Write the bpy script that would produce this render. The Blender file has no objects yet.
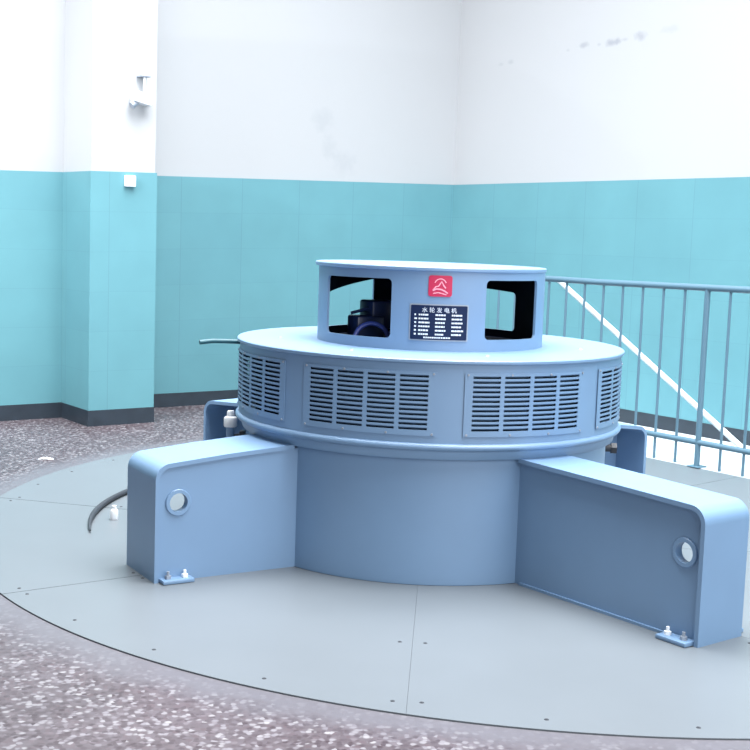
import bpy, bmesh, math, random
from mathutils import Vector, Matrix
random.seed(4)
PI = math.pi
R = math.radians
scn = bpy.context.scene
C = scn.collection

# ------------------------------------------------------------------ materials
def new_mat(name):
    m = bpy.data.materials.new(name); m.use_nodes = True
    nt = m.node_tree; b = nt.nodes['Principled BSDF']
    return m, nt, b
def plain(name, col, rough=.5, metal=0., vary=.04, scale=6., bump=0., spec=.5):
    m, nt, b = new_mat(name)
    b.inputs['Roughness'].default_value = rough
    b.inputs['Metallic'].default_value = metal
    b.inputs['Specular IOR Level'].default_value = spec
    tc = nt.nodes.new('ShaderNodeTexCoord'); n = nt.nodes.new('ShaderNodeTexNoise')
    n.inputs['Scale'].default_value = scale; n.inputs['Detail'].default_value = 5
    nt.links.new(tc.outputs['Object'], n.inputs['Vector'])
    mix = nt.nodes.new('ShaderNodeMix'); mix.data_type = 'RGBA'
    mix.inputs[6].default_value = [c*(1-vary) for c in col]+[1]
    mix.inputs[7].default_value = [min(1, c*(1+vary)) for c in col]+[1]
    nt.links.new(n.outputs['Fac'], mix.inputs[0]); nt.links.new(mix.outputs[2], b.inputs['Base Color'])
    if bump:
        bp = nt.nodes.new('ShaderNodeBump'); bp.inputs['Strength'].default_value = bump; bp.inputs['Distance'].default_value = .004
        nt.links.new(n.outputs['Fac'], bp.inputs['Height']); nt.links.new(bp.outputs['Normal'], b.inputs['Normal'])
    return m
M = {}
M['paint'] = plain('machine_paint', (.155, .262, .415), .42, vary=.05, scale=5, spec=.8)
M['plate'] = plain('plate_paint', (.128, .147, .165), .40, vary=.05, scale=3)
M['dark'] = plain('interior_shade', (.004, .008, .020), .8, vary=.2, spec=.1)  # near-black that carries the shade of enclosed interiors in its colour
M['black'] = plain('black_rubber', (.03, .035, .045), .5)
M['blue'] = plain('blue_insulation', (.03, .06, .30), .4)
M['bluedark'] = plain('dark_blue_enamel', (.008, .02, .075), .35)
M['name'] = plain('nameplate_enamel', (.006, .016, .055), .5, spec=.2)
M['nametext'] = plain('nameplate_lettering', (.75, .80, .86), .45, vary=.02)
M['red'] = plain('red_enamel', (.50, .014, .07), .4)
M['pink'] = plain('badge_relief', (.85, .35, .45), .4)
M['rail'] = plain('rail_paint', (.085, .165, .225), .38)
M['whitepipe'] = plain('white_pipe_paint', (.78, .84, .88), .35, vary=.02)
M['white'] = plain('white_plastic', (.80, .83, .86), .4, vary=.02)
M['grey'] = plain('grey_metal', (.30, .34, .40), .4, metal=.3)
M['base'] = plain('dark_skirting_tile', (.022, .032, .045), .4, vary=.35, scale=9)
M['teal_pipe'] = plain('dark_teal_pipe', (.02, .10, .13), .4)
M['slab'] = plain('pale_slab_paint', (.66, .74, .80), .45, vary=.05)
M['pit'] = plain('dark_pit', (.04, .045, .055), .8)

def white_wall(name, stains):
    m, nt, b = new_mat(name); b.inputs['Roughness'].default_value = .85
    tc = nt.nodes.new('ShaderNodeTexCoord'); N = nt.nodes.new; L = nt.links.new
    n = N('ShaderNodeTexNoise'); n.inputs['Scale'].default_value = 2.; n.inputs['Detail'].default_value = 6
    L(tc.outputs['Object'], n.inputs['Vector'])
    mix = N('ShaderNodeMix'); mix.data_type = 'RGBA'
    mix.inputs[6].default_value = (.385, .40, .42, 1); mix.inputs[7].default_value = (.39, .402, .42, 1)
    L(n.outputs['Fac'], mix.inputs[0]); col = mix.outputs[2]
    wn = N('ShaderNodeTexNoise'); wn.inputs['Scale'].default_value = 14.; wn.inputs['Detail'].default_value = 4
    L(tc.outputs['Object'], wn.inputs['Vector'])
    for (p, sx, sz, amt) in stains:               # damp stains: blotch with a ragged edge
        s = N('ShaderNodeVectorMath'); s.operation = 'SUBTRACT'; L(tc.outputs['Object'], s.inputs[0]); s.inputs[1].default_value = p
        d = N('ShaderNodeVectorMath'); d.operation = 'MULTIPLY'; L(s.outputs[0], d.inputs[0]); d.inputs[1].default_value = (1/sx, 1/sx, 1/sz)
        ln = N('ShaderNodeVectorMath'); ln.operation = 'LENGTH'; L(d.outputs[0], ln.inputs[0])
        a = N('ShaderNodeMath'); a.operation = 'MULTIPLY_ADD'; L(wn.outputs['Fac'], a.inputs[0]); a.inputs[1].default_value = 1.6; L(ln.outputs['Value'], a.inputs[2])
        mr = N('ShaderNodeMapRange'); L(a.outputs[0], mr.inputs[0]); mr.inputs[1].default_value = 1.1; mr.inputs[2].default_value = 1.9
        mr.inputs[3].default_value = amt; mr.inputs[4].default_value = 0
        mm = N('ShaderNodeMix'); mm.data_type = 'RGBA'; L(mr.outputs[0], mm.inputs[0]); L(col, mm.inputs[6]); mm.inputs[7].default_value = (.17, .19, .23, 1)
        col = mm.outputs[2]
    L(col, b.inputs['Base Color'])
    return m

def tile_mat():
    m, nt, b = new_mat('teal_wall_tile'); N = nt.nodes.new; L = nt.links.new
    b.inputs['Roughness'].default_value = .5; b.inputs['Specular IOR Level'].default_value = .25
    tc = N('ShaderNodeTexCoord'); n = N('ShaderNodeTexNoise'); n.inputs['Scale'].default_value = 3; n.inputs['Detail'].default_value = 6
    L(tc.outputs['Object'], n.inputs['Vector'])
    br = N('ShaderNodeTexBrick'); L(tc.outputs['UV'], br.inputs['Vector'])
    br.offset = 0.; br.inputs['Scale'].default_value = 1.; br.inputs['Mortar Size'].default_value = .004; br.inputs['Mortar Smooth'].default_value = .3
    br.inputs['Brick Width'].default_value = .62; br.inputs['Row Height'].default_value = 1.
    br.inputs['Color1'].default_value = (.11, .27, .315, 1); br.inputs['Color2'].default_value = (.116, .282, .325, 1); br.inputs['Mortar'].default_value = (.10, .235, .278, 1)
    mix = N('ShaderNodeMix'); mix.data_type = 'RGBA'; mix.blend_type = 'MULTIPLY'; mix.inputs[0].default_value = 1
    cr = N('ShaderNodeMapRange'); L(n.outputs['Fac'], cr.inputs[0]); cr.inputs[3].default_value = .9; cr.inputs[4].default_value = 1.08
    L(br.outputs['Color'], mix.inputs[6]); L(cr.outputs[0], mix.inputs[7]); L(mix.outputs[2], b.inputs['Base Color'])
    return m
M['tile'] = tile_mat()

FZ = -.005                                         # terrazzo level; the cover plates' tops are z = 0
DISC = (0.704, 0.575); DISC_R = 3.166
def floor_mat():
    m, nt, b = new_mat('terrazzo'); N = nt.nodes.new; L = nt.links.new
    b.inputs['Roughness'].default_value = .38
    tc = N('ShaderNodeTexCoord')
    v = N('ShaderNodeTexVoronoi'); v.inputs['Scale'].default_value = 54.; L(tc.outputs['Object'], v.inputs['Vector'])
    chips = N('ShaderNodeValToRGB'); L(v.outputs['Color'], chips.inputs[0])
    e = chips.color_ramp.elements; e[0].position = 0; e[0].color = (.10, .05, .07, 1); e[1].position = 1; e[1].color = (1, .97, 1, 1)
    for p, c in ((.38, (.22, .165, .195, 1)), (.50, (.34, .285, .33, 1)), (.60, (.26, .18, .21, 1)), (.72, (.58, .53, .60, 1))):
        q = e.new(p); q.color = c
    mat = N('ShaderNodeMapRange'); L(v.outputs['Distance'], mat.inputs[0]); mat.inputs[1].default_value = .42; mat.inputs[2].default_value = .85
    n = N('ShaderNodeTexNoise'); n.inputs['Scale'].default_value = 1.3; n.inputs['Detail'].default_value = 6; L(tc.outputs['Object'], n.inputs['Vector'])
    base = N('ShaderNodeMix'); base.data_type = 'RGBA'; L(mat.outputs[0], base.inputs[0]); L(chips.outputs[0], base.inputs[6]); base.inputs[7].default_value = (.27, .215, .245, 1)
    mul = N('ShaderNodeMix'); mul.data_type = 'RGBA'; mul.blend_type = 'MULTIPLY'; mul.inputs[0].default_value = 1
    mr = N('ShaderNodeMapRange'); L(n.outputs['Fac'], mr.inputs[0]); mr.inputs[3].default_value = .15; mr.inputs[4].default_value = .42
    L(base.outputs[2], mul.inputs[6]); L(mr.outputs[0], mul.inputs[7])
    # cement border that was patched in around the round cover plates
    s = N('ShaderNodeVectorMath'); s.operation = 'SUBTRACT'; L(tc.outputs['Object'], s.inputs[0]); s.inputs[1].default_value = (DISC[0], DISC[1], FZ)
    ln = N('ShaderNodeVectorMath'); ln.operation = 'LENGTH'; L(s.outputs[0], ln.inputs[0])
    n2 = N('ShaderNodeTexNoise'); n2.inputs['Scale'].default_value = 5; n2.inputs['Detail'].default_value = 5; L(tc.outputs['Object'], n2.inputs['Vector'])
    ad = N('ShaderNodeMath'); ad.operation = 'MULTIPLY_ADD'; L(n2.outputs['Fac'], ad.inputs[0]); ad.inputs[1].default_value = .22; L(ln.outputs['Value'], ad.inputs[2])
    rg = N('ShaderNodeMapRange'); L(ad.outputs[0], rg.inputs[0]); rg.inputs[1].default_value = DISC_R+.18; rg.inputs[2].default_value = DISC_R+.36; rg.inputs[3].default_value = .85; rg.inputs[4].default_value = 0
    ce = N('ShaderNodeMix'); ce.data_type = 'RGBA'; L(rg.outputs[0], ce.inputs[0]); L(mul.outputs[2], ce.inputs[6]); ce.inputs[7].default_value = (.115, .112, .13, 1)
    L(ce.outputs[2], b.inputs['Base Color'])
    return m
M['floor'] = floor_mat()

# ------------------------------------------------------------------ mesh helpers
def obj(name, bm, mat, parent=None, smooth=True, angle=35, recalc=True):
    me = bpy.data.meshes.new(name)
    if recalc: bmesh.ops.recalc_face_normals(bm, faces=bm.faces)
    bm.to_mesh(me); bm.free()
    for mm in (mat if isinstance(mat, (list, tuple)) else [mat]): me.materials.append(mm)
    if smooth:
        me.polygons.foreach_set('use_smooth', [True]*len(me.polygons))
        me.set_sharp_from_angle(angle=R(angle))
    o = bpy.data.objects.new(name, me); C.objects.link(o)
    if parent: o.parent = parent
    return o
def tag(o, label=None, cat=None, group=None, kind=None):
    for k, v in (('label', label), ('category', cat), ('group', group), ('kind', kind)):
        if v: o[k] = v
    return o
def empty(name, loc=(0, 0, 0), rz=0):
    o = bpy.data.objects.new(name, None); C.objects.link(o); o.location = loc; o.rotation_euler.z = rz
    o.empty_display_size = .1
    return o
def add_box(bm, c, size, mat=None, bev=0.):
    t = bmesh.new(); bmesh.ops.create_cube(t, size=1)
    bmesh.ops.scale(t, vec=size, verts=t.verts)
    if bev: bmesh.ops.bevel(t, geom=t.edges[:], offset=bev, segments=2, affect='EDGES', profile=.5)
    X = Matrix.Translation(c) @ (mat or Matrix())
    bmesh.ops.transform(t, matrix=X, verts=t.verts)
    merge(bm, t)
def merge(bm, t):
    me = bpy.data.meshes.new('tmp'); t.to_mesh(me); t.free(); bm.from_mesh(me); bpy.data.meshes.remove(me)
def add_tube(bm, pts, r, n=14, cap=True):
    pts = [Vector(p) for p in pts]; rings = []
    for i, p in enumerate(pts):
        d = (pts[min(i+1, len(pts)-1)]-pts[max(i-1, 0)]).normalized()
        a = d.orthogonal().normalized() if i == 0 else (ax - d*ax.dot(d)).normalized()
        ax = a; b = d.cross(a); rr = r[i] if isinstance(r, (list, tuple)) else r
        rings.append([bm.verts.new(p+(a*math.cos(t)+b*math.sin(t))*rr) for t in (2*PI*k/n for k in range(n))])
    for i in range(len(rings)-1):
        for k in range(n): bm.faces.new((rings[i][k], rings[i][(k+1) % n], rings[i+1][(k+1) % n], rings[i+1][k]))
    if cap: bm.faces.new(rings[0][::-1]); bm.faces.new(rings[-1])
def add_lathe(bm, prof, n=160, closed=False, c=(0, 0)):
    rings = []
    for r, z in prof:
        rings.append([bm.verts.new((c[0], c[1], z))] if r == 0 else [bm.verts.new((c[0]+r*math.cos(2*PI*k/n), c[1]+r*math.sin(2*PI*k/n), z)) for k in range(n)])
    m = len(rings)
    for i in range(m if closed else m-1):
        A, B = rings[i], rings[(i+1) % m]
        for k in range(n):
            k2 = (k+1) % n
            if len(A) == 1: bm.faces.new((A[0], B[k2], B[k]))
            elif len(B) == 1: bm.faces.new((A[k], A[k2], B[0]))
            else: bm.faces.new((A[k], A[k2], B[k2], B[k]))
def add_shell(bm, r0, r1, zlo, zhi, thetas, holes):
    """curved wall between radii r0 < r1; holes: function theta -> list of (z0, z1) openings"""
    cache = {}
    def V(r, t, z):
        k = (round(r, 5), round(t % (2*PI), 5), round(z, 6))
        if k not in cache: cache[k] = bm.verts.new((r*math.cos(t), r*math.sin(t), z))
        return cache[k]
    def quad(*vs):
        vs = [v for i, v in enumerate(vs) if v not in vs[:i]]
        if len(vs) > 2:
            try: bm.faces.new(vs)
            except ValueError: pass
    strips = []; e = 1e-6
    for t0, t1 in zip(thetas[:-1], thetas[1:]):
        H0, H1 = holes(t0+e), holes(t1-e)
        if len(H0) != len(H1): H0 = H1 = H0 if len(H0) > len(H1) else H1
        s0 = [zlo]; s1 = [zlo]
        for (p, q), (p2, q2) in zip(H0, H1): s0 += [p, q]; s1 += [p2, q2]
        s0.append(zhi); s1.append(zhi); strips.append((t0, t1, s0, s1))
        for i in range(0, len(s0), 2):
            a0, b0, a1, b1 = s0[i], s0[i+1], s1[i], s1[i+1]
            quad(V(r1, t0, a0), V(r1, t1, a1), V(r1, t1, b1), V(r1, t0, b0))
            quad(V(r0, t0, a0), V(r0, t0, b0), V(r0, t1, b1), V(r0, t1, a1))
            quad(V(r1, t0, b0), V(r1, t1, b1), V(r0, t1, b1), V(r0, t0, b0))
            quad(V(r1, t0, a0), V(r0, t0, a0), V(r0, t1, a1), V(r1, t1, a1))
    n = len(strips)
    for i in range(n):                              # jambs where a strip stands beside an opening
        t = strips[i][1]; A = strips[i][3]; B = strips[(i+1) % n][2]
        if abs((strips[(i+1) % n][0]-t+PI) % (2*PI)-PI) > 1e-4: B = [zlo, zlo]
        zs = sorted(set(A+B))
        solid = lambda S, z: any(S[k] < z < S[k+1] for k in range(0, len(S), 2))
        for z0, z1 in zip(zs[:-1], zs[1:]):
            if z1-z0 < 1e-5: continue
            p, q = solid(A, (z0+z1)/2), solid(B, (z0+z1)/2)
            if p and not q: quad(V(r1, t, z0), V(r0, t, z0), V(r0, t, z1), V(r1, t, z1))
            if q and not p: quad(V(r0, t, z0), V(r1, t, z0), V(r1, t, z1), V(r0, t, z1))
def shell_obj(name, bm, mat, parent):
    """link a curved wall with true radial shading normals"""
    o = obj(name, bm, mat, parent, smooth=False, recalc=False); me = o.data
    me.polygons.foreach_set('use_smooth', [True]*len(me.polygons)); ns = []
    for p in me.polygons:
        n = p.normal; c = Vector((p.center.x, p.center.y, 0)).normalized(); k = n.dot(c)
        for vi in p.vertices:
            v = me.vertices[vi].co; q = Vector((v.x, v.y, 0)).normalized()
            ns.append(q if k > .97 else (-q if k < -.97 else n.copy()))
    me.normals_split_custom_set(ns)
    return o
def plate2d(loops, depth):
    """flat plate in XY with holes, thickness depth centred on z=0"""
    cu = bpy.data.curves.new('tmp', 'CURVE'); cu.dimensions = '2D'; cu.fill_mode = 'BOTH'; cu.extrude = depth/2
    for lp in loops:
        s = cu.splines.new('POLY'); s.points.add(len(lp)-1); s.use_cyclic_u = True
        for p, q in zip(s.points, lp): p.co = (q[0], q[1], 0, 1)
    o = bpy.data.objects.new('tmp', cu); C.objects.link(o)
    dg = bpy.context.evaluated_depsgraph_get(); me = bpy.data.meshes.new_from_object(o.evaluated_get(dg))
    bm = bmesh.new(); bm.from_mesh(me); bmesh.ops.remove_doubles(bm, verts=bm.verts, dist=1e-6)
    bpy.data.objects.remove(o); bpy.data.curves.remove(cu); bpy.data.meshes.remove(me)
    return bm
def text_bm(body, size, depth=.001):
    cu = bpy.data.curves.new('tmp', 'FONT'); cu.body = body; cu.size = size; cu.align_x = 'CENTER'; cu.align_y = 'CENTER'; cu.extrude = depth
    o = bpy.data.objects.new('tmp', cu); C.objects.link(o)
    dg = bpy.context.evaluated_depsgraph_get(); me = bpy.data.meshes.new_from_object(o.evaluated_get(dg))
    bm = bmesh.new(); bm.from_mesh(me)
    bpy.data.objects.remove(o); bpy.data.curves.remove(cu); bpy.data.meshes.remove(me)
    return bm
def bend(bm, ang, z, r):
    """wrap a flat XY drawing (x right, y up, z outward) on a cylinder at angle ang and height z"""
    for v in bm.verts:
        t = ang+v.co.x/r; rr = r+v.co.z
        v.co = Vector((rr*math.cos(t), rr*math.sin(t), z+v.co.y))

# ------------------------------------------------------------------ the hall (u along left wall, v along right wall, from their corner)
K = Vector((.182, 6.525, 0)); phi = .6868
DL = Vector((-math.cos(phi), -math.sin(phi), 0)); DR = Vector((math.sin(phi), -math.cos(phi), 0))
def W(u, v, z=0): return K+DL*u+DR*v+Vector((0, 0, z))
HW = 6.2
TOPL = lambda u: 2.121-.0275*u
TOPR = lambda v: 2.121+.007*v
def prism(bm, poly, zlo, zhi):
    """poly: list of (u, v); zlo, zhi: functions of (u, v) or numbers"""
    f = lambda z, p: z(*p) if callable(z) else z
    a = [bm.verts.new(W(p[0], p[1], f(zlo, p))) for p in poly]; b = [bm.verts.new(W(p[0], p[1], f(zhi, p))) for p in poly]
    n = len(poly); bm.faces.new(a[::-1]); bm.faces.new(b)
    for i in range(n): bm.faces.new((a[i], a[(i+1) % n], b[(i+1) % n], b[i]))

st_r = [(W(0, 1.532, 3.331), .03, .018, .25), (W(0, 1.732, 3.357), .085, .03, .42), (W(0, 1.92, 3.345), .03, .018, .3), (W(0, 2.097, 3.348), .11, .035, .5), (W(0, 2.22, 3.36), .05, .02, .3),
        (W(0, 2.407, 3.372), .09, .05, .4), (W(0, 2.72, 3.39), .11, .04, .16), (W(0, .624, 3.282), .05, .02, .2), (W(0, .767, 3.292), .05, .025, .28)]
st_l = [(W(1.632, 0, 2.644), .13, .12, .14), (W(1.56, 0, 2.40), .10, .13, .13), (W(1.374, 0, 2.25), .14, .13, .13)]
bm = bmesh.new(); prism(bm, [(-.3, -.3), (9.2, -.3), (9.2, -.012), (-.3, -.012)], FZ, HW)
tag(obj('wall_left', bm, white_wall('white_plaster_left', st_l), smooth=False), kind='structure')
bm = bmesh.new(); prism(bm, [(-.3, -.012), (-.012, -.012), (-.012, 11.5), (-.3, 11.5)], FZ, HW)
tag(obj('wall_right', bm, white_wall('white_plaster_right', st_r), smooth=False), kind='structure')
PX0, PX1, PV, SV = 4.315, 3.745, .75, .215         # pillar and the thicker wall beyond it
bm = bmesh.new(); prism(bm, [(PX1+.012, -.012), (PX1+.012, PV-.012), (PX0-.012, PV-.012), (PX0-.012, SV-.012), (9.2, SV-.012), (9.2, -.012)], FZ, HW)
tag(obj('wall_pillar', bm, white_wall('white_plaster_pillar', []), smooth=False), kind='structure')

def dado(name, path, topf, zb=.118):
    """tiled lower wall: path of (u, v) points on the visible faces, 12 mm thick behind"""
    bm = bmesh.new(); uvl = bm.loops.layers.uv.new('UVMap'); acc = 0
    rows = 6
    for (p, q) in zip(path[:-1], path[1:]):
        d = math.hypot(q[0]-p[0], q[1]-p[1])
        nx, ny = -(q[1]-p[1])/d*.012, (q[0]-p[0])/d*.012
        vs = [bm.verts.new(W(p[0], p[1], zb)), bm.verts.new(W(q[0], q[1], zb)), bm.verts.new(W(q[0], q[1], topf(*q))), bm.verts.new(W(p[0], p[1], topf(*p)))]
        f = bm.faces.new(vs)
        for l, c in zip(f.loops, ((acc, 0), (acc+d, 0), (acc+d, rows), (acc, rows))): l[uvl].uv = c
        t = [bm.verts.new(W(p[0]+nx, p[1]+ny, topf(*p))), bm.verts.new(W(q[0]+nx, q[1]+ny, topf(*q)))]
        g = bm.faces.new((vs[3], vs[2], t[1], t[0]))
        for l in g.loops: l[uvl].uv = (.3, .5)
        acc += d
    bmesh.ops.remove_doubles(bm, verts=bm.verts, dist=1e-5)
    return tag(obj(name, bm, M['tile'], smooth=False), kind='structure')
tl = lambda u, v: TOPL(u)
dado('trim_1', [(PX1, 0), (0, 0)], tl)
dado('trim_2', [(9.2, SV), (PX0, SV), (PX0, PV), (PX1, PV), (PX1, 0)], tl)
dado('trim_3', [(0, 0), (0, 11.5)], lambda u, v: TOPR(v))
bm = bmesh.new(); prism(bm, [(.004, -.01), (PX1, -.01), (PX1, .004), (.004, .004)], FZ, .118)
tag(obj('baseboard_left', bm, M['base'], smooth=False), kind='structure')
bm = bmesh.new(); prism(bm, [(-.01, .004), (.004, .004), (.004, 11.5), (-.01, 11.5)], FZ, .122)
tag(obj('baseboard_right', bm, M['base'], smooth=False), kind='structure')
bm = bmesh.new(); e = .004
prism(bm, [(PX1-e, .004), (PX1-e, PV+e), (PX0+e, PV+e), (PX0+e, SV+e), (9.2, SV+e), (9.2, SV-.012), (PX0-.012, SV-.012), (PX0-.012, PV-.012), (PX1+.012, PV-.012), (PX1+.012, .004)], FZ, .122)
tag(obj('baseboard_pillar', bm, M['base'], smooth=False), kind='structure')

# floor with the round opening for the cover plates
bm = bmesh.new(); n = 240; gap = .0035
inn = [bm.verts.new((DISC[0]+(DISC_R+gap)*math.cos(2*PI*k/n), DISC[1]+(DISC_R+gap)*math.sin(2*PI*k/n), FZ)) for k in range(n)]
low = [bm.verts.new((v.co.x, v.co.y, -.12)) for v in inn]
cu, cv = (Vector((DISC[0], DISC[1], 0))-K).dot(DL), (Vector((DISC[0], DISC[1], 0))-K).dot(DR)
outv = []
for k in range(n):
    d = Vector((math.cos(2*PI*k/n), math.sin(2*PI*k/n), 0)); du, dv = d.dot(DL), d.dot(DR)
    t = min(((9.2-cu) if du > 0 else (-.3-cu))/du if abs(du) > 1e-9 else 1e9, ((11.5-cv) if dv > 0 else (-.3-cv))/dv if abs(dv) > 1e-9 else 1e9)
    outv.append(bm.verts.new((DISC[0]+d.x*t, DISC[1]+d.y*t, FZ)))
for k in range(n):
    k2 = (k+1) % n
    bm.faces.new((inn[k], inn[k2], outv[k2], outv[k])); bm.faces.new((low[k], low[k2], inn[k2], inn[k]))
tag(obj('floor', bm, M['floor'], smooth=False), kind='structure')
bm = bmesh.new(); add_lathe(bm, [(0, -.12), (DISC_R+.02, -.12)], 120, c=DISC)
tag(obj('trim_4', bm, M['pit'], smooth=False), kind='structure')

# painted slab along the right wall behind the railing
bm = bmesh.new(); prism(bm, [(.006, 1.2), (1.20, 1.2), (1.20, 9.5), (.006, 9.5)], FZ, .004)
tag(obj('trim_5', bm, M['slab'], smooth=False), kind='structure')

# ------------------------------------------------------------------ round cover plates (segments one could lift)
angs = [168.5, 217.5, 269.3, 312, 360, 405, 450, 490]
plabels = ['pale blue steel floor plate left of the near left arm, between two seams', 'large pale blue steel floor plate in front, left of the short vertical seam',
           'pale blue steel floor plate in front, right of the short vertical seam', 'pale blue steel floor plate at right edge beyond the near right arm',
           'pale blue steel floor plate at the right, behind the machine by railing', 'pale blue steel floor plate directly behind the machine, toward the wall corner',
           'pale blue steel floor plate behind the machine, left of centre', 'pale blue steel floor plate at far left edge, behind the seam with the hose']
def disc_hit(t):
    d = (math.cos(t), math.sin(t)); b = -(d[0]*DISC[0]+d[1]*DISC[1]); c = DISC[0]**2+DISC[1]**2-DISC_R**2
    return -b+math.sqrt(b*b-c)
screw_at = {}
for i, a in enumerate(angs):
    b = angs[(i+1) % 8]+(360 if i == 7 else 0)
    ro = [disc_hit(R(a+(b-a)*k/40)) for k in range(41)]
    gs = (.0032, .0026, .0005, .001, .002, .002, .002, .002); g0, g1 = gs[i], gs[(i+1) % 8]
    bm = bmesh.new(); top = []; 
    for k in range(41):
        t = R(a+(b-a)*k/40)
        off = g0 if k == 0 else (-g1 if k == 40 else 0)
        nx, ny = -math.sin(t)*off, math.cos(t)*off
        r = ro[k]
        top.append(((math.cos(t)*r+nx, math.sin(t)*r+ny), (math.cos(t)*.935+nx, math.sin(t)*.935+ny)))
    A = [[bm.verts.new((*p[0], z)) for p in top] for z in (0, -.012)]
    B = [[bm.verts.new((*p[1], z)) for p in top] for z in (0, -.012)]
    for k in range(40):
        bm.faces.new((B[0][k], A[0][k], A[0][k+1], B[0][k+1])); bm.faces.new((B[1][k], B[1][k+1], A[1][k+1], A[1][k]))
        bm.faces.new((A[0][k], A[1][k], A[1][k+1], A[0][k+1])); bm.faces.new((B[0][k], B[0][k+1], B[1][k+1], B[1][k]))
    for k in (0, 40): bm.faces.new((A[0][k], B[0][k], B[1][k], A[1][k]))
    o = tag(obj('floor_plate', bm, M['plate'], smooth=False), plabels[i], 'floor plate', 'segments of the round floor cover')
    # countersunk screws along both seams and the rim
    if i in (0, 1, 2, 3, 7):
        spots = []
        for ang, sgn in ((a, 1), (b, -1)):
            rr = disc_hit(R(ang))
            for fr in (.93, .52):
                r_ = .95+(rr-.95)*fr; t = R(ang)+sgn*.05/r_; spots.append((r_*math.cos(t), r_*math.sin(t)))
        for k in (10, 20, 30):
            t = R(a+(b-a)*k/40); r_ = ro[k]-.09; spots.append((r_*math.cos(t), r_*math.sin(t)))
        for x, y in spots:
            s = bmesh.new(); add_lathe(s, [(0, .0022), (.003, .0022), (.003, .0012), (.007, .0018), (.0085, 0)], 12, c=(x, y)); obj('screw', s, M['black'], o)

# ------------------------------------------------------------------ the generator
gen = tag(empty('generator'), 'round grey-blue hydro generator with louvred drum, four support arms and a small turret', 'generator')
P = M['paint']
Z_LID, Z_RIM, Z_BOT, Z_TUR = 1.045, .654, .589, 1.4448
# base housing
bm = bmesh.new(); add_lathe(bm, [(.93, 0), (.93, Z_BOT)], 180); obj('base_housing', bm, P, gen)
# lower ring with rounded bead
prof = [(.90, Z_BOT), (.962, Z_BOT), (.966, Z_BOT+.004), (.972, Z_RIM-.022)]
for k in range(9):
    t = -PI/2+PI*k/8; prof.append((.982+.020*math.cos(t), Z_RIM-.004+.017*math.sin(t)))
prof += [(.975, Z_RIM+.013), (.90, Z_RIM+.013)]
bm = bmesh.new(); add_lathe(bm, prof, 220, True); obj('lower_ring', bm, P, gen, angle=50)
# air housing with eight openings behind the louvres
PC = [-151.6+45*k for k in range(8)]; RW = .985
def lv_open(t):
    d = math.degrees(t)
    for c in PC:
        if abs((d-c+180) % 360-180) < 17.6: return [(.715, .985)]
    return []
ts = []
for c in PC: ts += [R(c-17.6)+R(35.2)*k/16 for k in range(17)]+[R(c+17.6)+R(9.8)*k/5 for k in range(1, 5)]
ts.append(ts[0]+2*PI)
bm = bmesh.new(); add_shell(bm, RW-.012, RW, Z_RIM+.012, Z_LID-.018, ts, lv_open); shell_obj('air_housing', bm, P, gen)
bm = bmesh.new(); add_lathe(bm, [(.90, Z_RIM+.01), (.90, Z_LID-.02)], 120); obj('dark_backing', bm, M['dark'], gen)  # black cylinder behind the slots, standing in for the drum's inner shade
# lid
bm = bmesh.new(); add_lathe(bm, [(.5, Z_LID), (.996, Z_LID), (1.0, Z_LID-.004), (1.0, Z_LID-.014), (.997, Z_LID-.018), (.5, Z_LID-.018)], 220, True); obj('drum_lid', bm, P, gen)
# louvre panels: curved plate, 12 rows by 4 columns of slots, screws at the border
def louvre(c):
    bm = bmesh.new(); r0, r1 = RW+.0008, RW+.0055
    h = 16.7
    cw = (2*h-3*1.2)/4
    ed = [c-18.9]+sum([[c-h+k*(cw+1.2), c-h+k*(cw+1.2)+cw] for k in range(4)], [])+[c+18.9]
    ths = []
    for a, b in zip(ed[:-1], ed[1:]):
        ns = max(1, int((b-a)/1.7)); ths += [a+(b-a)*k/ns for k in range(ns)]
    ths.append(ed[-1])
    pitch = (.969-.732)/11
    rows = [(.732-.0058+pitch*k, .732+.0058+pitch*k) for k in range(12)]
    def hl(t):
        d = math.degrees(t)
        for k in range(4):
            a = c-h+k*(cw+1.2)
            if a < d < a+cw: return rows
        return []
    add_shell(bm, r0, r1, .700, .988, [R(x) for x in ths], hl)
    # pressed slat lips leaning inward under each slot
    for k in range(4):
        a = R(c-h+k*(cw+1.2)); b = a+R(cw)
        for z0, z1 in rows:
            v = []
            for j in range(4):
                t = a+(b-a)*j/3
                v.append((bm.verts.new((r0*math.cos(t), r0*math.sin(t), z1)), bm.verts.new(((r0-.012)*math.cos(t), (r0-.012)*math.sin(t), z1-.008))))
            for j in range(3): bm.faces.new((v[j][0], v[j+1][0], v[j+1][1], v[j][1]))
    p = shell_obj('louvre_panel', bm, P, gen)
    for da in (-18, -6, 6, 18):
        for z in (.708, .980):
            s = bmesh.new(); t = R(c+da); ctr = Vector(((r1+.001)*math.cos(t), (r1+.001)*math.sin(t), z))
            add_tube(s, [ctr-Vector((math.cos(t), math.sin(t), 0))*.002, ctr+Vector((math.cos(t), math.sin(t), 0))*.0025], [.006, .005], 8); obj('screw', s, M['grey'], p)
for c in PC: louvre(c)

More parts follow.
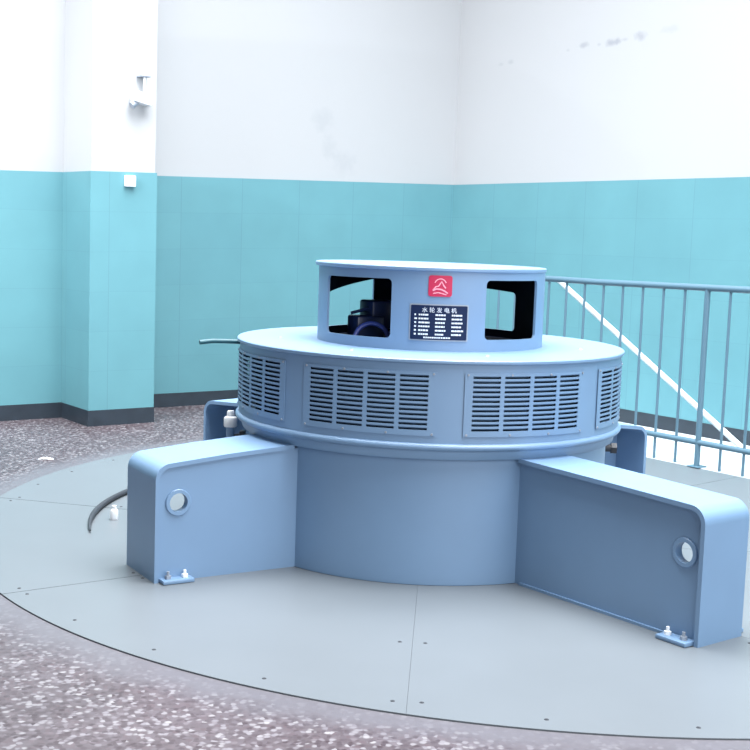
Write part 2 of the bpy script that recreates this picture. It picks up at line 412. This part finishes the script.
# turret with four windows
RT = .585
def win(d0, d1, z0a, z0b, z1a, z1b, rc=.022):
    def f(d):
        if not d0 < d < d1: return None
        s = (d-d0)/(d1-d0); z0 = z0a+(z0b-z0a)*s; z1 = z1a+(z1b-z1a)*s
        e = min(d-d0, d1-d)*PI/180*RT
        if e < rc: q = rc-math.sqrt(max(0, rc*rc-(rc-e)**2)); z0 += q; z1 -= q
        return (z0, z1)
    return d0, d1, f
wins = [win(-152, -108.7, 1.094, 1.098, 1.378, 1.382), win(-63.1, -26, 1.103, 1.100, 1.388, 1.388), win(36.5, 76, 1.088, 1.090, 1.297, 1.322), win(124, 168, 1.09, 1.09, 1.342, 1.262, .006)]
def tw(t):
    d = (math.degrees(t)+180) % 360-180
    for w in wins:
        r = w[2](d)
        if r: return [r]
    return []
ed = set()
for w in wins:
    ds = [0, .08, .25, .5, .85, 1.3, 1.8, 2.2]
    ed.update([w[0]+x for x in ds]+[w[1]-x for x in ds]); m = int((w[1]-w[0]-4.4)/2)
    ed.update(w[0]+2.2+(w[1]-w[0]-4.4)*k/m for k in range(1, m))
ed.update(x for x in range(-179, 181, 2) if not any(w[0]-.6 < x < w[1]+.6 for w in wins))
ed = sorted(ed); ts = [R(x) for x in ed]+[R(ed[0]+360)]
bm = bmesh.new(); add_shell(bm, RT-.012, RT, Z_LID, Z_TUR-.02, ts, tw)
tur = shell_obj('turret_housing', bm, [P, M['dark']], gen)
for f in tur.data.polygons:                         # inside faces near-black: the turret's inner shade put into the colour
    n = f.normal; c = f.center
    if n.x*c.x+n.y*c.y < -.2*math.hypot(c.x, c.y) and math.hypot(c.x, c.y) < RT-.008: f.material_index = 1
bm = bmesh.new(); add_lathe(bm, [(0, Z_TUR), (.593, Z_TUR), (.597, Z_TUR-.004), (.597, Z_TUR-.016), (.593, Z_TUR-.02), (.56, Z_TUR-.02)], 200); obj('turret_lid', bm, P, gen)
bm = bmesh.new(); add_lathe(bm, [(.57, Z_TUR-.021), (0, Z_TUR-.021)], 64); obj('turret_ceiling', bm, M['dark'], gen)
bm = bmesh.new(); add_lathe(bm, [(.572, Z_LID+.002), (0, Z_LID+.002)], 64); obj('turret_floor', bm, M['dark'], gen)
# slip rings and brush gear inside the turret
sl = bmesh.new(); add_lathe(sl, [(0, Z_TUR-.03), (.13, Z_TUR-.03), (.13, 1.34), (.20, 1.33), (.20, 1.29), (.15, 1.28), (.15, 1.22), (.21, 1.21), (.21, 1.16), (.16, 1.15), (.16, Z_LID+.003)], 48); sr = obj('slip_ring_shaft', sl, M['bluedark'], gen)
bm = bmesh.new()
add_box(bm, (-.325, -.20, 1.115), (.15, .13, .13), Matrix.Rotation(.5, 4, 'Z'), .012)
add_box(bm, (-.245, -.12, 1.185), (.19, .16, .14), Matrix.Rotation(.5, 4, 'Z'), .012)
add_tube(bm, [(-.40, -.22, 1.19), (-.33, -.20, 1.21), (-.22, -.14, 1.235)], .008, 8)
obj('brush_holder', bm, M['bluedark'], gen)
bm = bmesh.new()
add_tube(bm, [(-.285+.085*math.cos(t), -.36+.02*math.sin(t), 1.065+.085*math.sin(t)) for t in (PI*(1.0-k/14) for k in range(15))], .012, 10); obj('coil_lead', bm, M['blue'], gen)

# nameplate and badge
NA = R(-85.75)
def curved_patch(w, h, d, rc, nx=16):
    lp = []
    for cx, cy, a0 in ((w/2-rc, h/2-rc, 0), (-w/2+rc, h/2-rc, 90), (-w/2+rc, -h/2+rc, 180), (w/2-rc, -h/2+rc, 270)):
        for k in range(5): lp.append((cx+rc*math.cos(R(a0+22.5*k)), cy+rc*math.sin(R(a0+22.5*k))))
    bm = plate2d([lp], d)
    for k in range(1, nx):
        bmesh.ops.bisect_plane(bm, geom=bm.verts[:]+bm.edges[:]+bm.faces[:], plane_co=(-w/2+w*k/nx, 0, 0), plane_no=(1, 0, 0))
    return bm
NW = R(26.6)*RT; NH = .163; NZ = 1.182
bm = curved_patch(NW+.012, NH+.012, .003, .006); bend(bm, NA, NZ, RT+.0018); npl = obj('nameplate', bm, M['grey'], gen); npl['label'] = 'dark blue nameplate with white lettering'
bm = curved_patch(NW, NH, .002, .005); bend(bm, NA, NZ, RT+.0042); obj('plate_face', bm, M['name'], npl)
bm = text_bm('水 轮 发 电 机', .024, .0006)
xs = [v.co.x for v in bm.verts]
if xs: 
    k = .165/(max(xs)-min(xs)); bmesh.ops.scale(bm, vec=(k, min(k, 1.1), 1), verts=bm.verts)
    ys = [v.co.y for v in bm.verts]; my = (max(ys)+min(ys))/2
    for v in bm.verts: v.co.y += .060-my
bend(bm, NA, NZ, RT+.0058); obj('title_lettering', bm, M['nametext'], npl, smooth=False)
bm = bmesh.new()
def bar(x0, x1, y, h):
    n = 6
    lo = [bm.verts.new((x0+(x1-x0)*k/n, y-h/2, 0)) for k in range(n+1)]; hi = [bm.verts.new((x0+(x1-x0)*k/n, y+h/2, 0)) for k in range(n+1)]
    for k in range(n): bm.faces.new((lo[k], lo[k+1], hi[k+1], hi[k]))
for row in range(6):
    y = .0365-.0185*row
    for x0, x1 in ((-.118, -.105), (-.098, -.045), (-.018, .032), (.060, .118)):
        x = x0; wd = random.uniform(.85, 1.)*(x1-x0)
        while x < x0+wd-.004:                       # too blurred to read: short dashes in rows
            l = random.uniform(.006, .016); bar(x, min(x+l, x0+wd), y, .008); x += l+.002
x = -.072
while x < .055:
    l = random.uniform(.006, .012); bar(x, x+l, -.0715, .007); x += l+.003
bend(bm, NA, NZ, RT+.0062); obj('small_lettering', bm, M['nametext'], npl, smooth=False)
BW = R(11)*RT; BZ = 1.356
bm = curved_patch(BW, .100, .004, .012, 8); bend(bm, NA, BZ, RT+.0022); bdg = obj('badge', bm, M['red'], gen); bdg['label'] = 'red square badge with pale emblem'
bm = bmesh.new()
def stroke(pts, w):
    add_tube(bm, [(p[0], p[1], 0) for p in pts], w, 6)
stroke([(.028*math.cos(t), .006+.028*math.sin(t)) for t in (R(20+14*k) for k in range(11))], .0026)
stroke([(-.034, -.020), (-.022, -.004), (-.008, .0), (.006, .022), (.014, .004), (.026, -.010)], .0032)
stroke([(-.036, -.022), (-.018, -.014), (.004, -.016), (.022, -.024), (.036, -.034)], .0034)
stroke([(-.034, -.036), (-.01, -.031), (.012, -.036), (.03, -.040)], .0026)
for v in bm.verts: v.co.z *= .3
bend(bm, NA, BZ, RT+.0046); obj('emblem', bm, M['pink'], bdg)

for ch in gen.children:                             # the turret sits a touch off the drum's centre
    if ch.name.split('.')[0] in ('turret_housing', 'turret_lid', 'turret_ceiling', 'turret_floor', 'slip_ring_shaft', 'brush_holder', 'coil_lead', 'nameplate', 'badge'): ch.location.x = -.011 if ch.name.startswith('turret_lid') else -.004
# support arms
def arm(end, ang, ztop_in, ztop_out, fw=.29, wy=0., hole=True):
    """end: outer end centre on the floor, ang: direction outward; local x runs inward from the end"""
    T = Matrix.Translation((end[0], end[1], 0)) @ Matrix.Rotation(R(ang)+PI, 4, 'Z')
    Lx = 1.2
    # length to the housing
    d = Vector((math.cos(R(ang)+PI), math.sin(R(ang)+PI))); e = Vector(end)
    def reach(off, r):
        p = e+Vector((-d.y, d.x))*off; b = p.dot(d); c = p.dot(p)-r*r; return -b-math.sqrt(b*b-c)
    def top(x): return ztop_out+(ztop_in-ztop_out)*min(1, x/(reach(0, .95)))
    th = .02; rb = .075
    path = [(0, 0)]
    for k in range(9):
        t = PI-PI/2*k/8; path.append((rb+rb*math.cos(t), ztop_out-rb+rb*math.sin(t)))
    # flange strip (end plate and top plate in one bent plate), inner end cut to the ring
    bm = bmesh.new(); n = len(path); ny = 8
    G = []
    for j in range(ny+1):
        y = -fw/2+fw*j/ny; xe = reach(y, .955)
        pts = path+[(xe*.5, top(xe*.5)), (xe, top(xe))]
        inner = []
        for (x, z) in path: 
            if z <= ztop_out-rb: inner.append((x+th, z))
            else:
                vx, vz = x-rb, z-(ztop_out-rb); l = math.hypot(vx, vz); inner.append((x-vx/l*th, z-vz/l*th))
        inner += [(xe*.5, top(xe*.5)-th), (xe, top(xe)-th)]
        G.append(([bm.verts.new((x, y, z)) for x, z in pts], [bm.verts.new((x, y, z)) for x, z in inner]))
    m = len(G[0][0])
    for j in range(ny):
        for s in (0, 1):
            for i in range(m-1): bm.faces.new((G[j][s][i], G[j][s][i+1], G[j+1][s][i+1], G[j+1][s][i]))
        for i in (0, m-1): bm.faces.new((G[j][0][i], G[j+1][0][i], G[j+1][1][i], G[j][1][i]))
    for j in (0, ny):
        for i in range(m-1): bm.faces.new((G[j][0][i], G[j][0][i+1], G[j][1][i+1], G[j][1][i]))
    bmesh.ops.transform(bm, matrix=T, verts=bm.verts)
    a = obj('support_arm', bm, P, gen, angle=40)
    # web with a round hole
    hx, hz = .112, .36; hr = .046; wth = .022
    xe = reach(wy, .93)+.01
    lp = [(th-.002, .0)]+[(xe, 0), (xe, top(xe)-th+.001)]
    for k in range(7):
        t = PI/2+PI/2*k/6; lp.append((rb+(rb-th+.002)*math.cos(t), ztop_out-rb+(rb-th+.002)*math.sin(t)))
    w = plate2d([lp]+([[(hx+hr*math.cos(2*PI*k/28), hz+hr*math.sin(2*PI*k/28)) for k in range(28)]] if hole else []), wth)
    bmesh.ops.transform(w, matrix=T @ Matrix.Translation((0, wy, 0)) @ Matrix.Rotation(PI/2, 4, 'X'), verts=w.verts)
    obj('web', w, P, a, angle=25)
    # hole ring
    if hole:
        t_ = bmesh.new(); nn = 32; ring = []
        y0, y1 = wy-.02, wy+.02
        for (rr, yy) in ((hr-.003, y0), (hr+.012, y0), (hr+.015, y0+.003), (hr+.015, y1-.003), (hr+.012, y1), (hr-.003, y1)):
            ring.append([t_.verts.new((hx+rr*math.cos(2*PI*k/nn), yy, hz+rr*math.sin(2*PI*k/nn))) for k in range(nn)])
        for i in range(6):
            A, B = ring[i], ring[(i+1) % 6]
            for k in range(nn): t_.faces.new((A[k], A[(k+1) % nn], B[(k+1) % nn], B[k]))
        bmesh.ops.transform(t_, matrix=T, verts=t_.verts); obj('hole_ring', t_, P, a)
    # sole plate with hold-down clamps and bolts
    bm = bmesh.new(); xl = reach(0, .95)
    add_box(bm, (xl/2+.01, 0, .006), (xl-.02, fw*.86, .012)); bmesh.ops.transform(bm, matrix=T, verts=bm.verts); obj('sole_plate', bm, P, a, smooth=False)
    for s in (1, -1):
        bm = bmesh.new(); add_box(bm, (.10, s*(fw/2+.012), .010), (.15, .075, .018), None, .004)
        bmesh.ops.transform(bm, matrix=T, verts=bm.verts); obj('clamp_plate', bm, P, a)
        for bx in (.06, .14):
            b = bmesh.new(); yy = s*(fw/2+.014)
            add_tube(b, [(bx, yy, .019), (bx, yy, .034)], .015, 6); add_tube(b, [(bx, yy, .030), (bx, yy, .052)], .007, 10)
            bmesh.ops.transform(b, matrix=T, verts=b.verts); obj('bolt', b, M['white'] if bx > .1 else M['grey'], a)
    return a
arm((-1.29, -.96), 213.5, .592, .542, fw=.36, wy=-.158)
arm((1.218, -1.563), -49.5, .592, .566, fw=.285, wy=.10)
arm((-1.27, 1.13), 139, .585, .55, wy=.09, hole=False)
arm((1.22, 1.00), 38, .575, .52, wy=-.09, hole=False)

# little fittings on the machine
bm = bmesh.new(); add_tube(bm, [(-.96, .03, 1.0), (-1.06, .00, 1.004), (-1.14, -.03, 1.005), (-1.20, -.06, .998)], .0125, 12); obj('pipe_stub', bm, M['teal_pipe'], gen)
bm = bmesh.new(); add_tube(bm, [(-1.03, -.05, 0), (-1.03, -.05, .57)], .022, 14); g = obj('oil_pipe', bm, P, gen)
bm = bmesh.new(); add_lathe(bm, [(r_, z_+.078) for r_, z_ in [(0, .565), (.017, .565), (.020, .558), (.020, .537), (.033, .53), (.036, .522), (.036, .488), (.032, .48), (0, .48)]], 20, c=(-1.03, -.05)); obj('pipe_cap', bm, M['white'], g)
bm = bmesh.new(); add_tube(bm, [(-1.03, -.05, .50), (-.99, -.05, .51), (-.92, -.04, .51)], .013, 10); add_box(bm, (-.965, -.05, .515), (.03, .045, .05), None, .006); obj('drain_cock', bm, M['black'], g)
bm = bmesh.new(); t = R(-3)
add_tube(bm, [(.92, .12, .50), (1.0, .12, .50)], .02, 12); add_tube(bm, [(.985, .12, .50), (1.015, .12, .50)], .03, 6); obj('drain_plug', bm, M['black'], gen)
for d in (-118, -70, -12, 190, 60, 130):
    b = bmesh.new(); x, y = .78*math.cos(R(d)), .78*math.sin(R(d)); add_lathe(b, [(0, Z_LID+.007), (.010, Z_LID+.006), (.014, Z_LID)], 12, c=(x, y)); obj('lid_screw', b, M['grey'], gen)

# ------------------------------------------------------------------ railing along the slab
ru = 1.188; V0, V1 = 1.7, 6.6
rail = tag(empty('railing', W(ru, 4.25, 0)), 'blue-grey steel pipe railing with thin balusters along the right wall', 'railing')
inv = Matrix.Translation(-rail.location)
def rpart(name, bm, mat=M['rail']):
    bmesh.ops.transform(bm, matrix=inv, verts=bm.verts); return obj(name, bm, mat, rail)
zt = lambda v: 1.28+.012*(v-3.2) if v > 3.2 else 1.28
bm = bmesh.new(); add_tube(bm, [W(ru, V0, zt(V0)), W(ru, 3.2, zt(3.2)), W(ru, V1, zt(V1))], .024, 16); rpart('top_rail', bm)
bm = bmesh.new(); add_tube(bm, [W(ru, V0, .182), W(ru, V1, .182)], .021, 16); rpart('bottom_rail', bm)
for v in (1.75, 4.245, 6.5):
    bm = bmesh.new(); add_tube(bm, [W(ru, v, .004), W(ru, v, zt(v))], .021, 14); p = rpart('post', bm)
    bm = bmesh.new(); add_box(bm, W(ru, v, .008)-rail.location, (.1, .1, .008), Matrix.Rotation(phi, 4, 'Z'), .002); obj('base_flange', bm, M['rail'], p)
v = 4.245-.2; vs = []
while v > V0+.1: vs.append(v); v -= .1985
v = 4.245+.2
while v < V1-.15: vs.append(v); v += .1985
for v in sorted(vs):
    bm = bmesh.new(); add_tube(bm, [W(ru, v, .004), W(ru, v, zt(v))], .0105, 10); rpart('baluster', bm)

# sloping white handrail behind the railing
hr_ = tag(empty('handrail', W(1.05, 4.70, .004)), 'white pipe sloping down to the right behind the railing balusters', 'handrail')
a, b = W(1.05, 2.63, 1.262), W(1.05, 4.62, .12)
bm = bmesh.new(); add_tube(bm, [a-hr_.location, b-hr_.location], .021, 14); obj('sloping_pipe', bm, M['whitepipe'], hr_)
bm = bmesh.new(); add_tube(bm, [b-hr_.location, W(1.05, 4.83, .004)-hr_.location], .014, 12); obj('lower_rod', bm, M['rail'], hr_)['label'] = 'thin grey lower end of the pipe'
bm = bmesh.new(); add_tube(bm, [a-hr_.location, W(1.05, 2.60, 1.27)-hr_.location, W(1.13, 2.60, 1.278)-hr_.location, W(1.164, 2.60, 1.28)-hr_.location], .019, 12); obj('end_bracket', bm, M['whitepipe'], hr_)

# ------------------------------------------------------------------ things on the pillar
RZ = Matrix.Rotation(phi, 4, 'Z')
def on_pillar(u, z, dv): return W(u, PV+dv, z)
sw = tag(empty('switch_box', W(3.989, PV, 1.94)), 'small white square switch box near the top of the pillar tiles', 'switch box')
bm = bmesh.new(); add_box(bm, DR*.018, (.088, .036, .088), RZ, .006); obj('box', bm, M['white'], sw)
bm = bmesh.new(); add_box(bm, DR*.038, (.034, .008, .050), RZ, .002); obj('rocker', bm, M['white'], sw)
cam_t = tag(empty('security_camera', W(3.89, PV-.012, 2.76)), 'small white camera on a bracket, high on the white pillar', 'camera')
bm = bmesh.new(); add_box(bm, DR*.045, (.085, .09, .014), RZ, .003); obj('mounting_bracket', bm, M['grey'], cam_t)
bm = bmesh.new(); add_tube(bm, [DR*.06, DR*.06+Vector((0, 0, -.12))], .010, 10); obj('stem', bm, M['white'], cam_t)
bm = bmesh.new(); tilt = RZ @ Matrix.Rotation(R(12), 4, 'Y')
add_box(bm, DR*.07+DL*.025+Vector((0, 0, -.175)), (.16, .08, .085), tilt, .012); body = obj('body', bm, M['white'], cam_t)
bm = bmesh.new(); add_tube(bm, [DR*.07+DL*.07+Vector((0, 0, -.205)), DR*.07+DL*.115+Vector((0, 0, -.236))], [.026, .03], 16); obj('lens_hood', bm, M['grey'], body)

# ------------------------------------------------------------------ small things on the plates
bm = bmesh.new(); pts = []
for k in range(22):
    t = R(188-k*1.65); r = 1.735+.0097*k; pts.append((r*math.cos(t), r*math.sin(t), .017-.0004*max(0, 5-k)))
add_tube(bm, pts, [.004+.0115*min(1, k/7) for k in range(22)], 12)
tag(obj('hose', bm, M['black']), 'dark hose end curving on the floor plates beside the near left arm', 'hose')
bm = bmesh.new(); add_lathe(bm, [(0, 0), (.020, 0), (.021, .01), (.021, .05), (.017, .058), (.012, .06), (.012, .078), (0, .078)], 18)
o = tag(obj('plastic_cap', bm, M['white']), 'small white plastic cap standing on the floor beside the dark hose', 'cap'); o.location = (-1.675, .08, 0)
bm = bmesh.new(); vs = [bm.verts.new(p) for p in ((-.05, -.02, 0), (.0, -.032, .006), (.055, -.012, .001), (.045, .022, 0), (0, .028, .008), (-.04, .018, .002))]; bm.faces.new(vs)
r_ = bmesh.ops.extrude_face_region(bm, geom=bm.faces[:]); bmesh.ops.translate(bm, verts=[v for v in r_['geom'] if isinstance(v, bmesh.types.BMVert)], vec=(0, 0, .003))
o = tag(obj('paper_scrap', bm, M['white']), 'scrap of white paper on the terrazzo in front of the pillar', 'paper scrap'); o.location = (-2.57, 1.76, FZ)

# ------------------------------------------------------------------ light
w = bpy.data.worlds.new('daylight'); scn.world = w; w.use_nodes = True
bg = w.node_tree.nodes['Background']; bg.inputs[0].default_value = (.90, .95, 1, 1); bg.inputs[1].default_value = .14
def area(name, loc, target, sx, sy, power, col):
    l = bpy.data.lights.new(name, 'AREA'); l.shape = 'RECTANGLE'; l.size = sx; l.size_y = sy; l.energy = power; l.color = col
    o = bpy.data.objects.new(name, l); C.objects.link(o); o.location = loc
    o.rotation_euler = (Vector(target)-Vector(loc)).to_track_quat('-Z', 'Y').to_euler(); return o
area('window_daylight', W(7, 21, 5.5), W(4, 3, .8), 17, 7, 1700, (.96, .98, 1))
for u_, v_, p_ in ((4.3, 4.8, 780), (4.3, 2.8, 520), (3.4, 9.2, 700)):
    rl = area('roof_light', W(u_, v_, 7.5), W(u_, v_, 0), 5.0, 5.0, p_, (.97, .985, 1)); rl.data.spread = R(140)

area('pillar_fill', W(9.0, 2.4, 4.6), W(4.3, .8, 1.6), 2.5, 2.5, 90, (.96, .98, 1)).data.spread = R(70)  # added narrow fill to brighten the pillar side, not a known window

# ------------------------------------------------------------------ camera
f, pitch, roll, yaw, D, H = 1260.78, .1111, .0347, -.0427, 6.5715, 1.5892
fw = Vector((math.sin(yaw)*math.cos(pitch), math.cos(yaw)*math.cos(pitch), -math.sin(pitch)))
rt = Vector((math.cos(yaw), -math.sin(yaw), 0)); up = rt.cross(fw)
r2 = rt*math.cos(roll)+up*math.sin(roll); u2 = -rt*math.sin(roll)+up*math.cos(roll)
cd = bpy.data.cameras.new('camera'); cd.sensor_width = 36; cd.lens = f/750*36; cd.clip_end = 200
co = bpy.data.objects.new('camera', cd); C.objects.link(co)
m = Matrix((r2, u2, -fw)).transposed().to_4x4(); m.translation = (0, -D, H); co.matrix_world = m
scn.camera = co
scn.view_settings.view_transform = 'Standard'; scn.view_settings.look = 'None'; scn.view_settings.gamma = 1; scn.view_settings.use_curve_mapping = False
scn.view_settings.exposure = 0.13
